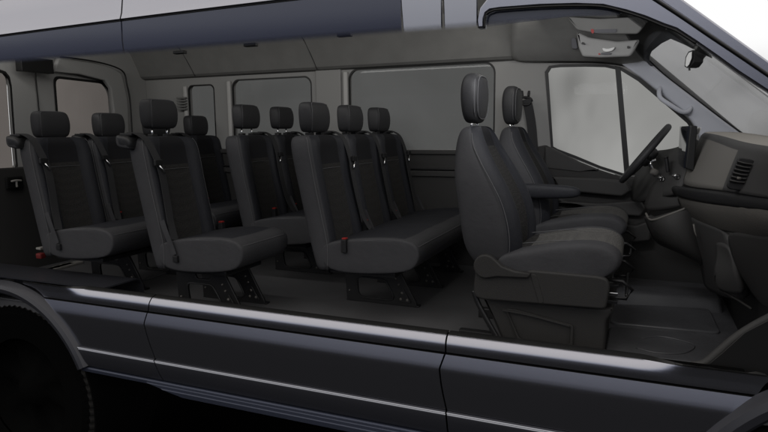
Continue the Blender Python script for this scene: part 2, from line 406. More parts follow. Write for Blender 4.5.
# windshield: glass sheet from near to far pillar, black border
def wsx(y, z): return 1.66+(1.28-z)/.83+.14*math.sin(math.pi*min(1, max(0, (y-.02)/1.79)))
rws = [[Vector((wsx(y, z), y, z)) for y in (.02, .15, .3, .5, .8, 1.1, 1.4, 1.6, 1.81)] for z in (1.56, 1.345, 1.2, 1.05, .9, .80)]
wsg = vfix(grid('windshield', rws, M['g_wind'], van, .006, off=1))
def onws(u, v):
    d = fwd + RT*((u-384)/FPX) - UP*((v-216)/FPX); lo, hi = 1.5, 6.0; t = lo
    while t < hi:
        P = C0+d*t
        if P.x-wsx(P.y, P.z) > 0 or P.y > 1.80: break
        t += .004
    return P-d.normalized()*.02
fb = [((712, 58), (708, 50)), ((700, 52), (690, 38)), ((684, 44), (676, 29)), ((671, 38.5), (669, 27)), ((662, 43), (661, 33)), ((652, 51), (651, 43)), ((649.5, 56), (645.5, 51)), ((649.5, 61), (644.5, 58)), ((655, 66), (650, 66))]
rws = [[onws(*p[0]) for p in fb], [onws(*p[1]) for p in fb]]
vfix(grid('windshield_border', rws, M['seal'], van, .004, off=0))
vfix(tube('windshield_gasket', [onws(u, v) for u, v in ((650, 61), (664, 74), (690, 94), (720, 117), (746, 136))], .005, M['seal'], van, n=8))
# far A pillar trim and grab handle
ap = [(622, 64), (638, 62), (646, 58), (650, 63), (664, 75), (690, 95), (720, 118), (745, 135.5), (752, 143), (700, 140), (696, 128), (690, 119), (676, 106), (660, 93), (640, 77)]
vfix(plate('front_pillar_cover', [[xz(u, v, 1.77) for u, v in ap]], .05, M['apillar'], van, bevel=.014, off=1.79))
vfix(tube('grab_handle', [at(u, v, y=y) for u, v, y in ((660, 88, 1.77), (659, 93, 1.72), (661, 98.5, 1.70), (671, 105.5, 1.69), (681, 111.5, 1.70), (687, 112, 1.72), (691, 108, 1.77))], .0125, M['apillar'], van, n=12))

# rear end wall with its two door windows
def yz(u, v, x=-2.3):
    p = at(u, v, x=x); return (p.y, p.z)
RW1 = [yz(u, v) for u, v in ((-25, 72), (0, 70), (6, 72), (10, 77), (12, 86), (15, 130), (18, 165), (17, 170), (12, 172), (-25, 174))]
RW2 = rounded([yz(u, v) for u, v in ((54, 76), (105, 82), (112, 92), (118, 172), (62, 180))], .05)
outer = [(-.05, -.05), (1.86, -.05), (1.86, 1.5), (1.7, 1.7), (-.05, 1.7)]
rear = vfix(plate('rear_door_trim', [outer, RW1, RW2], .05, M['pillar'], van, bevel=.01, basis='yz', off=-2.33))
for lp in (RW1, RW2):
    cx = sum(p[0] for p in lp)/len(lp); cz = sum(p[1] for p in lp)/len(lp)
    sc = lambda k: [(cx+(a-cx)*k, cz+(b-cz)*k) for a, b in lp]
    fr = vfix(plate('rear_window', [sc(1.01), sc(.955)], .014, M['seal'], van, basis='yz', off=-2.31))
    plate('pane', [sc(1.06)], .006, M['g_rear'], fr, basis='yz', off=-2.36)
vfix(box('rear_lower_trim', (-2.303, -.02, -.02), (-2.27, 1.83, .72), M['lower'], van, .01))
vfix(tube('door_gap', [at(u, v, x=-2.29) for u, v in ((35, 64), (36, 80), (38, 100), (40, 125), (41, 150))], .005, M['seal'], van, n=6))
vfix(tube('rear_opening_seal', [at(u, v, x=-2.2) for u, v in ((60, 57), (75, 58.5), (97, 62), (115, 67), (124, 73), (127, 85), (130, 100), (132, 130), (134, 170))], .006, M['seal'], van, n=8))
ra = [(60, 58), (75, 59), (97, 62.5), (114, 67.5), (123, 73.5), (126, 85), (129, 100), (132, 172), (117, 172), (115, 110), (112, 88), (106, 80), (80, 74), (56, 71)]
vfix(plate('rear_arch_trim', [[yz(u, v, -2.22) for u, v in ra]], .04, M['pillar'], van, bevel=.01, basis='yz', off=-2.25))
vfix(box('rear_roof_bracket', tuple(at(19, 71, x=-2.2)-Vector((.03, 0, 0))), tuple(at(50, 60, x=-2.2)+Vector((.03, 0, 0))), M['seal'], van, .004))
a = at(180, 110, y=1.815); b = at(185, 96, y=1.815)
for k in range(5):
    z = a.z+(b.z-a.z)*k/5
    vfix(box('vent_slat', (a.x-.02, 1.80, z), (b.x+.01, 1.83, z+.014), M['headliner'], van, .003))
# floor
vfix(box('floor', (-2.3, .05, -.05), (2.06, 1.84, 0), M['floor'], van, 0))
vfix(box('floor', (-2.3, .05, .0), (-1.30, 1.84, .012), M['floor'], van, .004, label='raised rear floor over the axle'))
for k in range(9):
    p = at(20+k*7.2, 276.5-k*1.9, z=.03); vfix(box('scuff_strip', (p.x-.03, p.y-.12, .012), (p.x+.035, p.y+.02, .03), M['scuff'], van, .004))

# ------------------------------------------------------------------ near side lower body
seam1 = [(149.5, 296), (149.3, 308), (147, 322), (152, 340), (159.3, 359), (166.5, 378), (168, 390)]
seam2 = [(446, 337), (446, 352), (441, 367), (443, 385), (448.6, 410), (450, 432), (451, 450)]
S1 = [xz(u, v, 0) for u, v in seam1]; S2 = [xz(u, v, 0) for u, v in seam2]
def seamx(S, z):
    if z >= S[0][1]: return S[0][0]
    for (x0, z0), (x1, z1) in zip(S, S[1:]):
        if z1 <= z <= z0: return x0+(x1-x0)*(z0-z)/(z0-z1)
    return S[-1][0]
AC1, AC2 = (-1.62, -.54), (2.42, -.50)
def archx(c, r, z, sgn):
    dz = z-c[1]
    return c[0]+sgn*math.sqrt(max(0, r*r-dz*dz)) if abs(dz) < r else c[0]
# profile of the lower body from the cut edge downwards (y outwards negative)
BP = [(.052, .145), (.044, .1455), (.018, .137), (.010, .130), (.003, .121), (-.0015, .112), (-.0042, .102), (-.005, .085), (-.005, .073), (.010, .072), (.010, .067), (-.0095, .065), (-.0106, .060), (-.0145, .042), (-.0180, .026), (-.0209, .012), (-.0222, .003), (-.0225, -.008), (-.0225, -.05), (-.0225, -.10), (-.0225, -.158)]
MP = [(-.024, -.160), (-.034, -.163), (-.036, -.1665), (-.033, -.170), (-.035, -.173), (-.036, -.178), (-.034, -.20), (-.031, -.235), (-.022, -.262), (.0, -.266)]
def span(name, fx0, fx1, prof, mats, matfn=None, lab=None, n=14, zc=None):
    rws = []
    for y, z in prof:
        a, b = fx0(z), fx1(z); r_ = []
        for k in range(n+1):
            x = a+(b-a)*k/n; yy_, zz_ = y, z
            if prof is BP and z > .09:          # the shoulder dies away towards both wheel arches
                t = min(1, max(0, (x-1.62)/.16, (-1.02-x)/.14)); t = t*t*(3-2*t)
                yt = -.003
                yy_ = y*(1-t)+yt*t
            r_.append(Vector((x, yy_, zz_)))
        rws.append(r_)
    return vfix(grid(name, rws, mats, van, .006, matfn=matfn, label=lab, off=1))
def left(z): return archx(AC1, .685, z, 1) if z < .10 else -1.62+.0
def left0(z):
    return archx(AC1, .672, min(z, .131), 1) + max(0, z-.05)*1.2
def right0(z):
    return archx(AC2, .712, min(z, .13), -1) - max(0, z-.06)*1.0
gap = .0035
mg = lambda i, k: 1 if i in (0, 1, 8, 9, 10) else 0      # black stands in for shade in the shoulder groove and trims its highlight above
q = span('rear_quarter_panel', left0, lambda z: seamx(S1, z)-gap, BP, [M['paint'], M['seal']], mg, n=30)
q = span('sliding_door', lambda z: seamx(S1, z)+gap, lambda z: seamx(S2, z)-gap, BP, [M['paint'], M['seal']], mg, n=30)
q = span('front_door', lambda z: seamx(S2, z)+gap, right0, BP, [M['paint'], M['seal']], mg, n=40)
mf = lambda i, k: 1 if i in (1, 3) else 0
span('side_moulding', lambda z: archx(AC1, .672, z, 1), lambda z: seamx(S1, z)-gap, MP, [M['sill'], M['bright']], mf)
span('side_moulding', lambda z: seamx(S1, z)+gap, lambda z: seamx(S2, z)-gap, MP, [M['sill'], M['bright']], mf, n=30)
span('side_moulding', lambda z: seamx(S2, z)+gap, lambda z: archx(AC2, .712, z, -1), MP, [M['sill'], M['bright']], mf)
# backing behind the seams, and rocker
vfix(box('inner_sill', (-1.0, .024, -.28), (1.95, .05, .138), M['shade'], van, .004))
RP = [(-.0, -.2685), (-.024, -.271), (-.029, -.276), (-.028, -.292), (.02, -.300)]
span('sill_step', lambda z: -1.05, lambda z: 2.0, RP, M['step'])
RB = [(-.02, -.278), (-.042, -.2795), (-.0445, -.282), (-.046, -.295), (-.050, -.298), (-.050, -.318), (.0, -.326)]
span('running_board', lambda z: -.62+max(0, (-.276-z))*6, lambda z: 2.0, RB, M['step'])
# wheel arch flares
def flare(cn, r0, r1, a0, a1, name='wheel_arch_flare'):
    rws = []
    for rr, y in ((r1+.006, -.004), (r1, -.020), (r1-.012, -.040), ((r0+r1)/2, -.048), (r0+.01, -.046), (r0, -.036), (r0-.004, .0), (r0+.004, .12)):
        rws.append([Vector((cn[0]+rr*math.cos(R(a0+(a1-a0)*k/40)), y, cn[1]+rr*math.sin(R(a0+(a1-a0)*k/40)))) for k in range(41)])
    return vfix(grid(name, rws, M['sill'], van, .006, off=1))
flare(AC1, .615, .668, 24.5, 140); flare(AC2, .650, .712, 40, 178)
# inner wheel housings; the rear arc runs on as black shade over the tyre
for cn, rr, a0, a1 in ((AC1, .60, -42, 180), (AC2, .645, 0, 180)):
    rws = [[Vector((cn[0]+rr*math.cos(R(a0+(a1-a0)*k/24)), y, cn[1]+rr*math.sin(R(a0+(a1-a0)*k/24)))) for k in range(25)] for y in (.0, .45)]
    vfix(grid('wheel_housing', rws, M['shade'], van, .01))
# rear wing top between arch and body cut
rws = [[Vector((x, y, z)) for x in (-2.3, -1.9, -1.66, -1.5, -1.36, -1.24, -1.1, -.95)] for y, z in ((.34, .014), (.33, .10), (.31, .132), (.28, .140), (.10, .141), (.048, .141))]
vfix(grid('wheel_well_cover', rws, M['sill'], van, .008, off=1))
# front wing inner black housing
fw = [(700, 371), (712, 362), (724, 352), (745, 333), (768, 321), (800, 305), (800, 388), (768, 381)]
vfix(plate('inner_wing', [[xz(u, v, .08) for u, v in fw]], .04, M['seal'], van, off=.10))
cu = [(692, 365), (704, 363), (718, 352), (732, 340), (748, 329), (768, 318), (800, 302)]
vfix(tube('floor_edge_trim', [at(u, v, y=.10) for u, v in cu], .014, M['dashdark'], van, n=8))

# ------------------------------------------------------------------ wheels
def wheel(cx, cz, r, y0, name='wheel'):
    root = bpy.data.objects.new(name, None); col.objects.link(root); root.parent = van
    root.matrix_parent_inverse = Matrix.Translation(VAN_OFF); root.location = (cx, y0, cz)
    N = 150; bm = bmesh.new()
    prof = [(.0, .60*r), (-.012, .75*r), (-.016, .88*r), (-.004, .965*r), (.02, r), (.05, r), (.055, r*.985), (.085, r*.985), (.09, r), (.20, r), (.24, .96*r), (.25, .6*r)]
    rings = []
    for k in range(N*2):
        a = 2*math.pi*k/(N*2); rings.append([])
        for i, (y, rr) in enumerate(prof):
            if 3 <= i <= 9 and (k//2) % 2: rr -= .007
            rings[-1].append(bm.verts.new((rr*math.cos(a), y, rr*math.sin(a))))
    for k in range(N*2):
        A, B = rings[k], rings[(k+1) % (N*2)]
        for i in range(len(prof)-1): bm.faces.new((A[i], A[i+1], B[i+1], B[i]))
    for f in bm.faces:
        c_ = f.calc_center_median(); f.material_index = 1 if math.hypot(c_.x, c_.z) > .945*r else 0
    frombm('tyre', bm, [M['shade'], M['tyre']], root)
    bm = bmesh.new(); rings = []
    pr = [(.01, .60*r), (.03, .58*r), (.08, .5*r), (.06, .2*r), (.02, .15*r), (.02, .001)]
    for k in range(48):
        a = 2*math.pi*k/48; rings.append([bm.verts.new((rr*math.cos(a), y+(.03 if i == 2 and k % 6 < 3 else 0), rr*math.sin(a))) for i, (y, rr) in enumerate(pr)])
    for k in range(48):
        A, B = rings[k], rings[(k+1) % 48]
        for i in range(len(pr)-1): bm.faces.new((A[i], A[i+1], B[i+1], B[i]))
    frombm('rim', bm, M['shade'], root, True)
    return root
wheel(AC1[0], AC1[1], .535, .05); wheel(AC2[0], AC2[1], .575, .05)

# ------------------------------------------------------------------ rear passenger seats
S = .43; BW = .43
def sect(xr, xf, z0, hw, c, rec=.026, lean=.2):
    """one horizontal section of a backrest pad, (x depth, y) points; c = centre y"""
    D = xf-xr
    P = [(xr, -hw+.03), (xr-.004, 0), (xr, hw-.03), (xr+.022, hw-.004), (xf-.040, hw), (xf-.012, hw-.012), (xf, hw-.045), (xf-.008, hw-.078), (xf-rec, hw-.092), (xf-rec-.002, 0),
         (xf-rec, -hw+.092), (xf-.008, -hw+.078), (xf, -hw+.045), (xf-.012, -hw+.012), (xf-.040, -hw), (xr+.022, -hw+.004)]
    return [Vector((x, c+y, z0)) for x, y in P]
def seat_unit(root, c, hz, guide, side=-1, dark=0):
    """backrest, headrest, belt parts of one seating position with its centre at local y=c"""
    lv = [(.238, .108, .170), (.250, .094, .200), (.36, .064, .205), (.48, .038, .183), (.64, .004, .149), (.735, -.017, .131), (.765, -.023, .126), (.84, -.038, .112), (.885, -.046, .102), (.910, -.045, .088), (.922, -.030, .060)]
    secs = []
    for i, (z, a, b) in enumerate(lv):
        hw = BW/2-.006-(.0 if z < .86 else .010 if z < .89 else .022 if z < .915 else .045)
        secs.append(sect(a, b, z, hw, c, .028 if z < .88 else .012 if z < .915 else .004))
    def mf(i, k):
        if k in (8, 9): return 1 if i < 6 else 2
        if k in (5, 6, 7, 10, 11, 12): return 3
        return 0
    b = loft('backrest', secs, [M['leather'], M['insert'], M['panel'], M['bolster']], root, mf, 1)
    # piping along the front edge of the side faces, seam across the insert
    for sy in (-1, 1):
        bm = bmesh.new()
        tube_bm(bm, spline([(xf-.026+.0, c+sy*(BW/2-.0075-(.0 if z < .86 else .008 if z < .89 else .020)), z) for z, xr, xf in lv[1:10]], 3), .0018, 6)
        frombm('piping', bm, M['thread'], b, True)
    tube('seam', [(.1025, c-.115, .75), (.1015, c, .75), (.1025, c+.115, .75)], .0016, M['thread'], b, n=6)
    # headrest
    hh = .079
    hs = []
    for t, dx, wx, wy in ((-1, .0, .026, .075), (-.93, .0, .036, .098), (-.6, .003, .042, .110), (0, .004, .046, .113), (.55, .0, .044, .110), (.86, -.004, .038, .102), (.97, -.006, .028, .085), (1, -.006, .018, .06)):
        n = 20; ring = []
        for k in range(n):
            a = 2*math.pi*k/n; ca, sa = math.cos(a), math.sin(a); e = .38
            ring.append(Vector((dx+.005+wx*math.copysign(abs(ca)**e, ca), c+wy*math.copysign(abs(sa)**e, sa), hz+t*hh)))
        hs.append(ring)
    h = loft('headrest', hs, M['head'], root, None, 1)
    bm = bmesh.new()
    loop = [(.037, c-.086, hz-.070), (.045, c-.094, hz-.03), (.047, c-.094, hz+.03), (.038, c-.084, hz+.066), (.030, c-.05, hz+.074), (.030, c+.05, hz+.074), (.038, c+.084, hz+.066)]
    tube_bm(bm, spline(loop, 5), .0016, 6); frombm('piping', bm, M['thread'], h, True)
    for sy in (-1, 1):
        tube('headrest_post', [(.005, c+sy*.055, .90), (.005, c+sy*.055, hz-.06)], .0055, M['chrome'], root, False)
        box('post_sleeve', (-.012, c+sy*.055-.018, .915), (.024, c+sy*.055+.018, .934), M['black'], root, .004)
    # shoulder belt guide on the top corner
    if guide:
        gy = c+side*(BW/2-.03)
        gs = []
        for yy_, sc in ((-.056, .45), (-.054, .80), (-.044, .97), (0, 1), (.044, .97), (.054, .80), (.056, .45)):
            gs.append([Vector((-.022+.052*sc*math.copysign(abs(math.cos(t))**.55, math.cos(t)), gy+yy_, .895+.036*sc*math.copysign(abs(math.sin(t))**.55, math.sin(t))-.012*sc*math.cos(t))) for t in [2*math.pi*q/16 for q in range(16)]])
        gd = loft('belt_guide', gs, [M['leather'], M['leg']], root, lambda i, k: 1 if k in (0, 1, 2, 3, 4, 5, 6, 15) else 0, 1)
        box('belt_slot', (-.060, gy-.030, .926), (.020, gy+.030, .940), M['black'], gd, .004)
        iy = -side
        st = ribbon('seat_belt', [(-.02, gy, .942), (.030, gy+.002*iy, .936), (.085, gy+.008*iy, .900), (.132, gy+.022*iy, .80), (.150, gy+.032*iy, .72), (.172, gy+.028*iy, .60), (.200, gy+.016*iy, .48), (.238, gy-.004*iy, .40)], (0, 1, 0), .046, .003, M['strap'], root)
        box('belt_tongue', (.140, gy+.006*iy-.022, .775), (.156, gy+.006*iy+.026, .805), M['black'], st, .004)
        tube('latch_plate', [(.152, gy+.012*iy, .775), (.162, gy+.040*iy, .735)], .005, M['chrome'], st, False)
        ribbon('lap_strap', [(.185, gy+side*.030, .50), (.212, gy+side*.0345, .44), (.238, gy+side*.0355, .38), (.256, gy+side*.0355, .33)], (1, 0, 0), .030, .003, M['leather'], st)  # paler than the other webbing to paint in side light
        box('anchor', (.246, gy+side*.030-.008, .290), (.275, gy+side*.030+.008, .325), M['black'], st, .004)
def cushion(root, n, W):
    """seat pad running the width of the bench"""
    front, back = .665, .150
    secs = []
    ys = [0.0075, .009, .0135, .034]
    for k in range(n):
        c = (k+.5)*S
        ys += [c-.12, c, c+.12] + ([(k+1)*S-.02, (k+1)*S, (k+1)*S+.02] if k < n-1 else [])
    ys += [W-.034, W-.0135, W-.009, W-.0075]
    for y in ys:
        e = min(y, W-y); ins = .014 if e < .008 else .005 if e < .012 else .001 if e < .02 else 0
        k = int(min(max(y/S, 0), n-1e-6)); c = (k+.5)*S
        cen = max(0, 1-((y-c)/.13)**2) if abs(y-c) < .13 else 0
        joint = .007 if any(abs(y-S*j) < .001 for j in range(1, n)) else 0
        d = -.006*cen-joint
        P = [(back, .262+ins), (.23, .240+ins), (.34, .240+ins), (.48, .250+ins), (.60, .268+ins), (.648-ins, .300), (front-ins, .345), (front-.002-ins, .385), (.640-ins, .412-ins), (.59, .428+d-ins), (.48, .430+d-ins), (.36, .420+d-ins), (.26, .404+d-ins), (back, .385-ins), (back-.022, .33)]
        secs.append([Vector((x, y, z)) for x, z in P])
    m_ = []
    def mf(i, k):
        return 1 if (9 <= k <= 12 and 2 < i < len(ys)-4) else 0
    s = loft('seat_cushion', secs, [M['leather'], M['bolster']], root, mf, 1)
    bm = bmesh.new()
    tube_bm(bm, spline([(.215, .012, .378), (.30, .011, .400), (.42, .010, .413), (.56, .011, .413), (.632, .017, .400), (.652, .04, .394)]+[(.654, y, .394) for y in (.12, W/2, W-.12)]+[(.652, W-.04, .394), (.62, W-.012, .398)], 4), .0021, 6)
    frombm('piping', bm, M['thread'], s, True)
    box('seat_pan', (.16, .06, .222), (.52, W-.06, .250), M['leg'], root, .008)
def seat_leg(root, y):
    out = rounded([(.105, .235), (.118, .0), (.535, .0), (.532, .022), (.425, .215), (.405, .235)], .012)
    hole = rounded([(.182, .128), (.192, .034), (.240, .026), (.390, .026), (.405, .045), (.355, .135), (.330, .142), (.2, .142)], .03)
    notch = rounded([(.235, .196), (.245, .168), (.335, .168), (.352, .196)], .012)
    tri = rounded([(.432, .022), (.506, .022), (.452, .105)], .012)
    lg = plate('seat_leg', [out, hole, notch], .014, M['leg'], root, bevel=.003, off=y)
    # raised rim of the hole, foot pad, bolts
    h2 = [Vector((a, y-.009, b)) for a, b in hole]
    tube('hole_rim', h2, .0045, M['leg'], lg, False, True, 6)
    plate('foot_pad', [tri], .006, M['leg'], lg, bevel=.002, off=y-.011)
    box('foot_flange', (.115, y-.006, .0), (.545, y+.03, .010), M['leg'], lg, .003)
    for a, b in ((.452, .075), (.444, .04), (.482, .038), (.137, .06), (.155, .215), (.392, .205), (.415, .15), (.432, .118)):
        r_ = .009 if a > .43 and b < .1 else .006
        bm = bmesh.new(); bmesh.ops.create_cone(bm, cap_ends=True, segments=10, radius1=r_, radius2=r_*.7, depth=.008)
        bm.transform(Matrix.Translation((a, y-.014 if b < .11 and a > .43 else y-.010, b)) @ Matrix.Rotation(R(90), 4, 'X'))
        frombm('bolt', bm, M['dash'], lg, True)
def buckle(root, x, y, z):
    b = box('buckle', (x-.014, y-.016, z-.055), (x+.014, y+.016, z+.012), M['black'], root, .004, M4=None)
    box('release_button', (x-.011, y-.013, z+.0125), (x+.011, y+.013, z+.019), M['red'], b, .002)
def bench(x, y0, n, guide_side, hz, label, group, legs, name='bench_seat'):
    r = empty(name, (x, y0, 0), label, 'seat', group); W = n*S
    for k in range(n): seat_unit(r, (k+.5)*S, hz, True, guide_side)
    cushion(r, n, W)
    for y in legs: seat_leg(r, y)
    return r
GR = 'dark vinyl passenger benches with headrests'
# rear row: two double benches side by side
x, y0 = -1.66, .175
b1 = bench(x, y0, 2, -1, .996, 'rearmost dark double seat beside the wheel arch, with belts hanging from its near corners', GR, (.34, .72), 'double_seat')
buckle(b1, .20, .50, .425)
b2 = copy_tree(b1); b2.location = (x, y0+2*S, 0); b2['label'] = 'rearmost double seat against the far wall, mostly hidden behind the single seat'
# single seat by the cut side
b3 = bench(-.80, .148, 1, -1, 1.04, 'single seat just above the sill, with raised headrest and belt on its near corner', GR, (.17, .37), 'single_seat')
buckle(b3, .24, .40, .425)
# double seat across the aisle
b4 = bench(-.80, .935, 2, 1, 1.04, 'double seat by the far windows, between the single seat and the triple bench', GR, (.335, .72), 'double_seat')
buckle(b4, .21, .20, .43); buckle(b4, .21, .45, .43)
# triple bench behind the front seats
b5 = bench(0, .419, 3, 1, 1.013, 'dark triple bench with three headrests directly behind the two front seats', GR, (.342, .772, 1.202), 'triple_bench_seat')
buckle(b5, .275, .008, .40); buckle(b5, .20, .42, .43); buckle(b5, .20, .86, .43)

# ------------------------------------------------------------------ front seats (local x from .0 at world .9, y centre 0)
def fsect(z, xr, xf, hw, rec=.03, bol=.085):
    P = [(xr+.006, -hw+.06), (xr, 0), (xr+.006, hw-.06), (xr+.03, hw-.012), ((xr+xf)/2+.01, hw), (xf-.045, hw-.003), (xf-.006, hw-.03), (xf+.004, hw-.055), (xf-.010, hw-bol), (xf-rec, hw-bol-.02), (xf-rec-.004, 0),
         (xf-rec, -hw+bol+.02), (xf-.010, -hw+bol), (xf+.004, -hw+.055), (xf-.006, -hw+.03), (xf-.045, -hw+.003), ((xr+xf)/2+.01, -hw), (xr+.03, -hw+.012)]
    return [Vector((x-.9, y, z)) for x, y in P]
def front_seat(loc, label, arm):
    r = empty('front_seat', loc, label, 'seat', 'front bucket seats')
    lv = [(.33, .965, 1.10, .20), (.37, .912, 1.14, .215), (.44, .880, 1.155, .235), (.53, .870, 1.15, .245), (.63, .855, 1.122, .245), (.72, .838, 1.075, .238), (.80, .832, 1.025, .220), (.87, .832, .985, .195), (.92, .838, .962, .172), (.945, .848, .950, .150), (.958, .868, .935, .115)]
    secs = [fsect(z, a, b, h, .03 if z < .9 else .01, .085 if z < .8 else .055) for z, a, b, h in lv]
    def mf(i, k):
        if k in (9, 10): return 1 if 0 < i < 7 else 2
        if 5 <= k <= 14: return 3
        return 0
    b = loft('backrest', secs, [M['leather'], M['insert'], M['panel'], M['bolster']], r, mf, 2)
    for sy in (-1, 1):
        bm = bmesh.new()
        tube_bm(bm, spline([(xf-.9-.047, sy*(h-.0005), z) for z, xr, xf, h in lv[1:8]]+[(lv[8][2]-.9-.04, sy*(lv[8][3]-.008), .925)], 4), .0019, 6)
        frombm('piping', bm, M['thread'], b, True)
    # headrest, tall and rounded
    hs = []
    for z, wx, wy in ((.968, .020, .050), (.976, .033, .078), (1.00, .043, .098), (1.05, .050, .112), (1.10, .052, .116), (1.145, .049, .110), (1.172, .040, .094), (1.186, .028, .072), (1.192, .014, .04)):
        ring = []
        for k in range(20):
            a = 2*math.pi*k/20; ca, sa = math.cos(a), math.sin(a); e = .62
            ring.append(Vector((-.008+wx*math.copysign(abs(ca)**e, ca), wy*math.copysign(abs(sa)**e, sa), z)))
        hs.append(ring)
    h = loft('headrest', hs, M['head'], r, None, 1)
    for dx, q_ in ((.016, 1), (.030, .93)):
        L_ = []
        for k in range(40):
            a = 2*math.pi*k/40; ca, sa = math.cos(a), math.sin(a)
            L_.append((dx, .108*q_*math.copysign(abs(ca)**.62, ca), 1.082+.102*q_*math.copysign(abs(sa)**.62, sa)))
        bm = bmesh.new(); tube_bm(bm, L_, .0020, 6, True)
        frombm('piping', bm, M['thread'], h, True)
    for sy in (-1, 1): tube('headrest_post', [(-.008, sy*.05, .93), (-.008, sy*.05, .99)], .006, M['chrome'], r, False)
    # cushion with bolsters and a lighter insert
    secs = []
    for y, dz, ins in ((-.245, -.03, .03), (-.238, -.006, .012), (-.21, .006, 0), (-.165, .006, 0), (-.13, -.010, 0), (-.07, -.012, 0), (0, -.010, 0), (.07, -.012, 0), (.13, -.010, 0), (.165, .006, 0), (.21, .006, 0), (.238, -.006, .012), (.245, -.03, .03)):
        P = [(1.10, .33), (1.25, .31), (1.42, .325), (1.50-ins, .345), (1.545-ins, .385), (1.555-ins, .425), (1.535-ins, .458+dz*.6), (1.49-ins*.6, .482+dz), (1.40, .487+dz), (1.28, .467+dz), (1.17, .440+dz), (1.08, .42+dz*.5), (1.04, .37)]
        secs.append([Vector((x-.9, y, z)) for x, z in P])
    def mc(i, k):
        if 3 <= i <= 8: return 1 if 5 <= k <= 9 else 3
        return 0
    cu_ = loft('seat_cushion', secs, [M['leather'], M['tan'], M['panel'], M['insert']], r, mc, 2)
    for y in (-.15, .15): tube('piping', [(.20, y, .445), (.30, y, .460), (.40, y, .474), (.50, y, .478), (.585, y, .474), (.632, y, .452), (.652, y, .42)], .0020, M['thread'], cu_, n=6)
    tube('piping', [(.45, -.14, .4665), (.45, .14, .4665)], .002, M['thread'], cu_, n=6)
    # plastic side shield, recliner cover and pedestal
    for sy in (-1, 1):
        Y = sy*.243
        sh = [(.060, .255), (.068, .348), (.10, .352), (.285, .352), (.30, .362), (.57, .358), (.600, .350), (.612, .320), (.600, .225), (.10, .215), (.065, .225)]
        shd = plate('side_shield', [rounded(sh, .018)], .03, M['base'], r, bevel=.009, off=Y)
        rec = [(.085, .37)]; cx, cz = .115, .365
        cov = [(cx+.052*math.cos(R(a)), cz+.052*math.sin(R(a))) for a in range(50, 271, 20)] + [(.165, .325), (.295, .330), (.302, .352), (.24, .356), (.185, .372)]
        plate('recliner_cover', [cov], .03, M['base'], shd, bevel=.007, off=Y+sy*.018)
        plate('panel_crease', [rounded([(.30, .345), (.325, .345), (.36, .232), (.34, .222)], .01)], .006, M['base'], shd, bevel=.002, off=Y+sy*.015)
    ped = plate('pedestal', [rounded([(.085, .212), (.59, .210), (.625, .222), (.628, .205), (.60, .16), (.600, -.0), (.20, -.0), (.175, .03)], .012)], .40, M['base'], r, bevel=.012, off=.0)
    for sy in (-1, 1):
        pk = rounded([(.19, .172), (.23, .176), (.475, .132), (.475, .03), (.25, .03)], .015)
        plate('pocket_frame', [pk, shrink(pk, .012)], .012, M['base'], ped, bevel=.003, off=sy*.207)
        ribbon('pocket_lip', [(.18, sy*.214, .168), (.30, sy*.216, .158), (.46, sy*.214, .130)], (0, 1, .2), .014, .005, M['dashdark'], ped)
    tube('slanted_brace', [(.05, -.21, .24), (.08, -.215, .17), (.17, -.215, .02)], .012, M['leg'], r)
    box('floor_rail', (-.02, -.20, .0), (.14, -.16, .05), M['leg'], r, .006); box('floor_rail', (-.02, .16, .0), (.14, .20, .05), M['leg'], r, .006)
    tube('adjuster_bar', [(.60, -.20, .335), (.655, -.20, .332), (.695, -.20, .30), (.672, -.20, .262), (.61, -.20, .262)], .007, M['leg'], r, False)
    tube('adjuster_bar', [(.60, .20, .335), (.655, .20, .332), (.695, .20, .30), (.672, .20, .262), (.61, .20, .262)], .007, M['leg'], r, False)
    tube('adjuster_link', [(.672, -.20, .275), (.672, .20, .275)], .006, M['leg'], r, False)
    for k in range(3): box('slider_rail', (.56, -.195+k*.012, .235+k*.03), (.64, -.175+k*.012, .248+k*.03), M['chrome'] if k == 1 else M['leg'], r, .002)
    buckle(r, .245, .262, .40)
    if arm:
        a_ = []
        for xx, s1, s2 in ((.06, .02, .02), (.075, .035, .03), (.12, .042, .036), (.25, .040, .036), (.36, .034, .034), (.405, .026, .028), (.42, .012, .015)):
            a_.append([Vector((xx, arm+s2*math.copysign(abs(math.cos(t))**.6, math.cos(t)), .608+s1*math.copysign(abs(math.sin(t))**.6, math.sin(t)))) for t in [2*math.pi*k/14 for k in range(14)]])
        loft('armrest', a_, M['bolster'], r, None, 1)
    return r
front_seat((.90, .545, 0), 'near front seat on a plastic pedestal with a patterned lighter cushion', None)
front_seat((.90, 1.425, 0), 'far front seat with an armrest, facing the steering wheel', -.30)

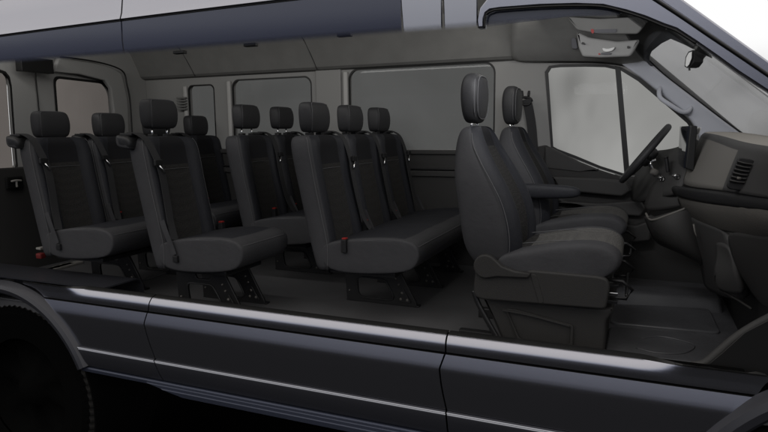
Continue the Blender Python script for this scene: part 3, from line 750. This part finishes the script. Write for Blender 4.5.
# ------------------------------------------------------------------ dashboard (part of the van)
def G(name, rows, mats, th=.02, matfn=None, sub=1, label=None, parent=None):
    rws = [[at(u, v, y=y) for u, v, y in r] for r in rows]
    o = grid(name, rws, mats, parent or van, th, matfn, sub, label, off=0)
    if parent is None: vfix(o)
    return o
Yc = (1.25, 1.0, .75, .45, .20, -.02)
dash = G('dashboard', [
    [(706, 134.5, 1.6), (722, 134.5, 1.5), (738, 135, 1.4), (754, 137, 1.2), (772, 140, .9), (795, 144, .6)],
    [(704, 135.5, 1.25), (714, 137.5, 1.0), (727, 142, .75), (742, 148, .45), (770, 152.5, .2), (795, 157, .0)],
    [(703.5, 137.5, 1.24), (712.5, 140, 1.0), (726, 145, .75), (741, 151.5, .45), (769, 156.5, .2), (795, 162, .0)],
    [(700, 146, 1.22), (707, 149, .98), (720, 154, .73), (738, 160, .43), (764, 165, .18), (795, 172, .0)],
    [(693, 163, 1.18), (700, 166, .94), (713, 172, .70), (731, 177, .42), (757, 182, .17), (795, 189, .0)],
    [(684, 184, 1.15), (690, 187, .92), (706, 189, .68), (726, 191, .41), (752, 196, .16), (795, 202, .0)],
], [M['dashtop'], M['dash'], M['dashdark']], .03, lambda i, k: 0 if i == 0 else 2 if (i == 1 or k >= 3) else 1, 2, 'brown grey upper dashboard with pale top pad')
# dark groove
gr = G('dash_groove', [
    [(675, 186, 1.16), (690, 188.5, .93), (706, 190.5, .69), (726, 192.5, .42), (752, 197.5, .17), (795, 203.5, .0)],
    [(674, 190, 1.13), (690, 194, .90), (706, 197, .66), (726, 199, .39), (752, 203, .14), (795, 208, -.03)],
    [(677, 194, 1.14), (690, 198, .91), (706, 202, .67), (726, 204.5, .40), (752, 208, .15), (795, 213, -.02)]], M['black'], .03)
ledge = G('dash_ledge', [
    [(680, 195, 1.14), (692, 199, .91), (707, 203, .67), (727, 205.5, .40), (752, 209, .15), (795, 214, -.02)],
    [(681, 201, 1.10), (693, 206, .88), (708, 210, .64), (729, 213, .37), (753, 216, .12), (795, 221, -.05)],
    [(686, 211, 1.12), (697, 215, .90), (711, 219, .66), (731, 223, .39), (755, 227, .14), (795, 231, -.03)],
    [(690, 217, 1.16), (700, 221, .94), (714, 226, .70), (733, 230.5, .43), (757, 234, .18), (795, 238, .01)]], M['ledge'], .03, sub=2)
knee = G('knee_panel', [
    [(686, 213, 1.10), (698, 219, .92), (711, 224, .72), (731, 231, .46)],
    [(690, 228, 1.08), (702, 233, .90), (715, 240, .70), (733, 245, .46)],
    [(697, 248, 1.08), (707, 252, .90), (719, 258, .70), (736, 262, .46)],
    [(705, 268, 1.10), (712, 273, .92), (722, 279, .72), (742, 286, .48)],
    [(706, 286, 1.2), (716, 292, 1.0), (730, 296, .80), (752, 300, .52)]], M['dashdark'], .03, sub=2)
glove = G('glove_box', [
    [(731, 231, .40), (745, 233, .28), (770, 236, .12), (800, 240, -.05)],
    [(733, 246, .39), (747, 249, .27), (772, 253, .11), (800, 258, -.06)],
    [(739, 264, .40), (752, 268, .28), (776, 274, .12), (800, 280, -.05)],
    [(752, 286, .42), (762, 292, .30), (780, 300, .14), (800, 306, -.03)],
    [(764, 302, .46), (772, 308, .34), (786, 314, .18), (800, 318, .0)]], M['base'], .03, sub=2, label='large curved lower panel at the near end')
pull = G('dash_pocket', [
    [(717, 241, .60), (724, 243, .52), (731, 246, .44)], [(720, 254, .58), (728, 258, .50), (736, 262, .42)],
    [(714, 275, .56), (724, 277, .48), (738, 275, .41)], [(719, 289, .58), (732, 293, .50), (748, 294, .43)]], M['dashdark'], .02, sub=2)
vfix(tube('pocket_edge', [at(u, v, y=y) for u, v, y in ((718, 243, .57), (727, 262, .52), (715, 276, .55), (719, 288, .56), (738, 300, .5), (752, 309, .46))], .005, M['base'], van, n=8))
# white arrow mark on the knee panel
vfix(tube('panel_mark', [at(u, v, y=.85) for u, v in ((693.5, 224), (695, 232), (697.5, 238))], .004, M['dash'], van, False, n=6))
# air vent with louvres
vy = .27
vent_px = [(737.5, 157), (751, 159), (754.5, 163), (742.5, 190.5), (727.5, 188.5), (726, 185)]
vt = vfix(plate('air_vent', [rounded([xz(u, v, vy) for u, v in vent_px], .01)], .03, M['black'], van, bevel=.004, off=vy-.015))
for k in range(6):
    t = (k+.8)/7.2; a = Vector((738.5-11*t, 159+27*t)); b = Vector((752.5-10.5*t, 162+26*t))
    ribbon('louvre', [at(a.x, a.y, y=vy-.036), at((a.x+b.x)/2, (a.y+b.y)/2+.4, y=vy-.040), at(b.x, b.y, y=vy-.036)], (.35, -1, .5), .014, .004, M['dashdark'], vt)
tube('louvre_tab', [at(737, 178, y=vy-.045), at(741, 178.5, y=vy-.045)], .005, M['dash'], vt, False)
# touch screen
p0, p1 = at(680.5, 126, y=1.12), at(690, 170, y=1.12)
scr = vfix(plate('touch_screen', [rounded([xz(u, v, 1.0) for u, v in ((690, 125.5), (697, 126), (693.5, 171), (685, 168))], .006)], .06, M['seal'], van, bevel=.004, off=1.0))
bm = bmesh.new(); q_ = [at(u, v, y=y) for u, v, y in ((682, 126.5, 1.30), (690.5, 126, 1.0), (686, 168, 1.0), (680, 163, 1.30))]
bm.faces.new([bm.verts.new(p) for p in q_]); o = frombm('screen_glass', bm, M['screen'], scr); s = o.modifiers.new('t', 'SOLIDIFY'); s.thickness = .01
bm = bmesh.new(); q_ = [at(u, v, y=y) for u, v, y in ((696.5, 127, 1.10), (700.5, 127.5, 1.0), (698, 134, 1.0), (696, 134, 1.10))]
bm.faces.new([bm.verts.new(p) for p in q_]); o = frombm('screen_edge', bm, M['white'], scr); s = o.modifiers.new('t', 'SOLIDIFY'); s.thickness = .004
# instrument hood, column and controls
G('instrument_binnacle', [
    [(700, 136, 1.3), (688, 147, 1.35), (668, 152, 1.45), (656, 151, 1.6), (644, 156, 1.75)],
    [(699, 150, 1.2), (686, 158, 1.25), (668, 160, 1.38), (655, 160, 1.55), (640, 168, 1.72)],
    [(690, 170, 1.2), (680, 176, 1.22), (664, 178, 1.34), (650, 178, 1.5), (634, 185, 1.70)],
    [(682, 190, 1.2), (674, 195, 1.18), (662, 198, 1.30), (648, 200, 1.48), (632, 205, 1.70)]], M['dashdark'], .03, sub=2)
G('steering_column', [
    [(660, 176, 1.38), (672, 180, 1.34), (684, 186, 1.30)], [(650, 196, 1.34), (668, 196, 1.26), (686, 196, 1.22)], [(645, 212, 1.36), (664, 210, 1.26), (688, 206, 1.22)]], M['base'], .05, sub=2)
cb = G('console_bin', [
    [(646, 213, 1.12), (651, 219, 1.02), (668, 214, .98), (685, 208, .98), (692, 211, 1.0)],
    [(650, 226, 1.10), (656, 228, .99), (671, 226, .95), (688, 226, .95), (695, 232, .98)],
    [(657, 240, 1.10), (667, 244, .99), (680, 249, .95), (694, 255, .95), (700, 259, .98)],
    [(662, 243, 1.2), (672, 247, 1.1), (684, 252, 1.05), (698, 259, 1.02), (706, 264, 1.02)]], M['base'], .03, sub=2)
tube('bin_lip', [at(u, v, y=y) for u, v, y in ((646, 213.5, 1.11), (651.5, 220, 1.01), (668, 215, .97), (685, 208.5, .97))], .0055, M['dash'], cb)
for (u, v, y, rr, mm) in ((661, 178, 1.30, .012, 'chrome'), (676, 176, 1.2, .014, 'chrome'), (654, 172, 1.33, .020, 'dash')):
    bm = bmesh.new(); bmesh.ops.create_cone(bm, cap_ends=True, segments=24, radius1=rr, radius2=rr*.8, depth=.03)
    bmesh.ops.bevel(bm, geom=[e for e in bm.edges], offset=.002, segments=1, affect='EDGES')
    bm.transform(Matrix.Translation(at(u, v, y=y)) @ Matrix.Rotation(R(-60), 4, 'Y') @ Matrix.Rotation(R(25), 4, 'X'))
    vfix(frombm('control_knob', bm, M[mm], van, True))
vfix(tube('column_stalk', [at(654, 171, y=1.36), at(650, 163, y=1.36), at(656, 160, y=1.36)], .010, M['chrome'], van))
vfix(tube('gear_lever', [at(668, 172, y=1.25), at(667, 163, y=1.25), at(666, 157, y=1.25)], [.010]*12+[.014], M['black'], van))
# steering wheel
sw = bpy.data.objects.new('steering_wheel', None); col.objects.link(sw); sw.parent = van; sw.matrix_parent_inverse = Matrix.Translation(VAN_OFF)
swc = Vector((1.622, 1.42, .80)); sw.location = swc
e1 = Vector((.60, 0, .80)); e2 = Vector((0, 1, 0)); ax = Vector((-.8, 0, .6))
rim_pts = [(e1*math.cos(2*math.pi*k/48)+e2*math.sin(2*math.pi*k/48))*.182 for k in range(48)]
tube('rim', rim_pts, .017, M['head'], sw, False, True, 12)
bm = bmesh.new()
for a in (90, 270, 180): tube_bm(bm, spline([ax*-.02, (e1*math.cos(R(a))+e2*math.sin(R(a)))*.09-ax*.02, (e1*math.cos(R(a))+e2*math.sin(R(a)))*.175], 4), .012, 8)
frombm('spoke', bm, M['black'], sw, True)
hub = [[(e1*math.cos(2*math.pi*k/16)+e2*math.sin(2*math.pi*k/16))*r_+ax*h_ for k in range(16)] for r_, h_ in ((.05, -.06), (.06, -.03), (.058, -.005), (.04, .006), (.01, .008))]
loft('hub', hub, M['black'], sw, None, 1)
# far front door lining with armrest and pockets
def D(name, px, y, th, mm, bv=.008, label=None): return vfix(plate(name, [rounded([xz(u, v, y) for u, v in px], .012)], th, M[mm], van, bevel=bv, off=y, label=label))
D('door_lining', [(545, 150), (553, 149), (575, 160), (600, 170), (622, 177), (640, 178), (650, 210), (640, 235), (560, 235), (540, 200)], 1.80, .04, 'base')
D('door_corner_trim', [(532, 148), (545, 145), (556, 150), (556, 182), (532, 182)], 1.835, .05, 'lower', .006)
D('door_armrest', [(552, 176), (600, 178), (626, 181), (632, 190), (622, 196), (560, 190)], 1.74, .07, 'dashdark', .012)
D('door_pull', [(556, 200), (600, 203), (640, 200), (646, 208), (640, 216), (610, 214)], 1.75, .05, 'dashdark', .012)
D('door_pocket', [(600, 222), (636, 225), (655, 218), (650, 240), (610, 245)], 1.75, .06, 'lower', .012)
D('mirror_corner', [(545, 146), (552, 148), (562, 153), (580, 162), (600, 170), (580, 172), (546, 168)], 1.80, .05, 'dashdark', .008)
# driver belt on the far pillar
bl = vfix(ribbon('driver_belt', [at(u, v, y=1.76) for u, v in ((526, 99), (529, 110), (532, 130), (534, 158), (536, 175))], (1, -.3, 0), .062, .004, M['strap'], van))
tube('belt_anchor', [at(522, 91, y=1.77), at(523, 97, y=1.76), at(528, 97, y=1.76), at(529, 91, y=1.77)], .008, M['black'], bl)
tube('anchor_ring', [at(526+6*math.cos(R(a)), 101+4*math.sin(R(a)), y=1.755) for a in range(0, 360, 30)], .007, M['black'], bl, False, True)
pp = at(541, 164.5, y=1.74); box('belt_tongue', (pp.x-.010, 1.735, pp.z-.028), (pp.x+.008, 1.745, pp.z-.002), M['white'], bl, .004)
# rearview mirror
mc_ = at(690, 58.5, y=.92); 
ring = lambda s, dx: [mc_+Vector((dx+.25*s*0, s*.10*math.cos(2*math.pi*k/20), s*.036*math.sin(2*math.pi*k/20))) for k in range(20)]
mroot = vfix(frombm('rearview_mirror', (lambda: (lambda b: b)(bmesh.new()))(), M['black'], van))
me = mroot.data
bm = bmesh.new()
pts_ = [(684.5, 66.5), (685.5, 57), (688.5, 51.5), (693, 50), (694.5, 54), (694, 62), (690, 67), (687, 68)]
f1 = [bm.verts.new(at(u, v, y=.90)) for u, v in pts_]; f2 = [bm.verts.new(at(u+1, v, y=.90)+Vector((.035, .03, 0))) for u, v in pts_]
bm.faces.new(f1); bm.faces.new(f2[::-1])
for k in range(8): bm.faces.new((f1[k], f1[(k+1) % 8], f2[(k+1) % 8], f2[k]))
tube_bm(bm, spline([at(693, 59, y=.92), at(699, 60, y=.93), at(704, 55, y=.95), at(708, 52, y=.97)], 4), .010, 8)
tube_bm(bm, [at(689, 66, y=.90), at(689.5, 70.5, y=.90)], .005, 6)
bmesh.ops.recalc_face_normals(bm, faces=bm.faces); bm.to_mesh(me); bm.free()
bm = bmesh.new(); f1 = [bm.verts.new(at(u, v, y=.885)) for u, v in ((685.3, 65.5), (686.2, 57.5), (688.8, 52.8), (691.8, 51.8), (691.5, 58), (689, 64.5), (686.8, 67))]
bm.faces.new(f1); o = frombm('mirror_glass', bm, M['white'], mroot); s = o.modifiers.new('t', 'SOLIDIFY'); s.thickness = .003  # white colour stands in for a bright reflection in the glass
# overhead console with lamp, sun visor with sticker
oc = D('overhead_console', [(577, 32), (590, 38), (618, 42), (640, 40), (634, 52), (630, 57), (600, 58), (583, 57), (579, 48)], 1.30, .06, 'pillar', .012)
D('sun_visor', [(567, 17), (600, 19), (640, 17), (646, 24), (638, 34), (600, 34), (577, 30)], 1.22, .03, 'headliner', .008)
D('reading_lamp', [(602, 47.5), (608, 49), (616, 46.5), (613, 51), (606, 52.5), (603, 51)], 1.255, .02, 'white', .004)
D('warning_sticker', [(594, 29.5), (617, 29), (616.5, 32.5), (594, 33)], 1.20, .004, 'label', 0)
D('sticker_symbol', [(590.5, 29), (594, 29), (594, 33.5), (591.5, 33.5)], 1.20, .004, 'red', 0)
D('lamp_symbol', [(598.3, 53.2), (600.3, 53.2), (600.3, 54.8), (598.3, 54.8)], 1.255, .004, 'red', 0)
D('lamp_switches', [(601, 52.6), (611, 52.6), (611, 54.5), (601, 54.6)], 1.255, .006, 'label', 0)
D('console_hook', [(580.5, 44), (583, 41.5), (586, 45)], 1.255, .01, 'dashdark', 0)
D('console_screw', [(627, 46), (629.5, 46), (629.5, 48.5), (627, 48.5)], 1.255, .01, 'dashdark', 0)
D('header_grille', [(571, 38), (576, 38), (578, 49), (572, 49)], 1.5, .02, 'label', .002)

# cab floor: rubber mat with raised ridge and tray
vfix(grid('floor_ridge', [[Vector((xa+(xb-xa)*k/8, y+.05*k/8, z)) for k in range(9)] for y, z, xa, xb in ((1.10, .010, 1.46, 2.02), (1.16, .022, 1.46, 2.02), (1.24, .052, 1.46, 2.02), (1.27, .060, 1.46, 2.02), (1.40, .064, 1.46, 2.02), (1.50, .052, 1.46, 2.02), (1.60, .012, 1.46, 2.02))], M['mat'], van, .01, sub=2))
cf = vfix(box('cab_floor_mat', (1.30, .10, .001), (2.06, 1.80, .014), M['mat'], van, .004))
for lp, h in (([(1.50, .33), (1.50, .70), (1.88, .74), (1.97, .60), (1.86, .35)], .018), ([(1.50, .78), (1.50, 1.12), (1.96, 1.2), (1.97, .80)], .012)):
    plate('mat_ridge', [rounded(lp, .04)], h*2, M['mat'], cf, bevel=min(.012, h*.6), basis='xy', off=.014)
tube('mat_emboss', [(1.62, .43, .034), (1.70, .40, .034), (1.80, .44, .034), (1.84, .56, .034), (1.72, .62, .034), (1.64, .56, .034)], .003, M['mat'], cf)
vfix(box('firewall', (2.05, .12, -.05), (2.10, 1.84, .55), M['seal'], van, .01))
# rear quarter details: coat hook, red tow cover
hk = at(15.5, 184, x=-2.24); hh_ = vfix(box('door_latch', (hk.x-.02, hk.y-.06, hk.z-.035), (hk.x+.0, hk.y+.06, hk.z+.05), M['seal'], van, .01))
tube('latch_hook', [hk+Vector((.01, -.035, .02)), hk+Vector((.014, 0, .024)), hk+Vector((.01, .035, .02))], .007, M['scuff'], hh_)
tube('latch_hook', [hk+Vector((.012, 0, .02)), hk+Vector((.012, 0, -.02))], .007, M['scuff'], hh_)
rk = at(41, 255.5, y=.30); rp = vfix(box('red_cap', (rk.x-.024, rk.y-.02, rk.z-.018), (rk.x+.022, rk.y+.02, rk.z+.016), M['redcap'], van, .01))
rk = at(41, 248, y=.34); vfix(box('latch_clip', (rk.x-.02, rk.y-.02, rk.z-.008), (rk.x+.02, rk.y+.02, rk.z+.006), M['scuff'], van, .004))
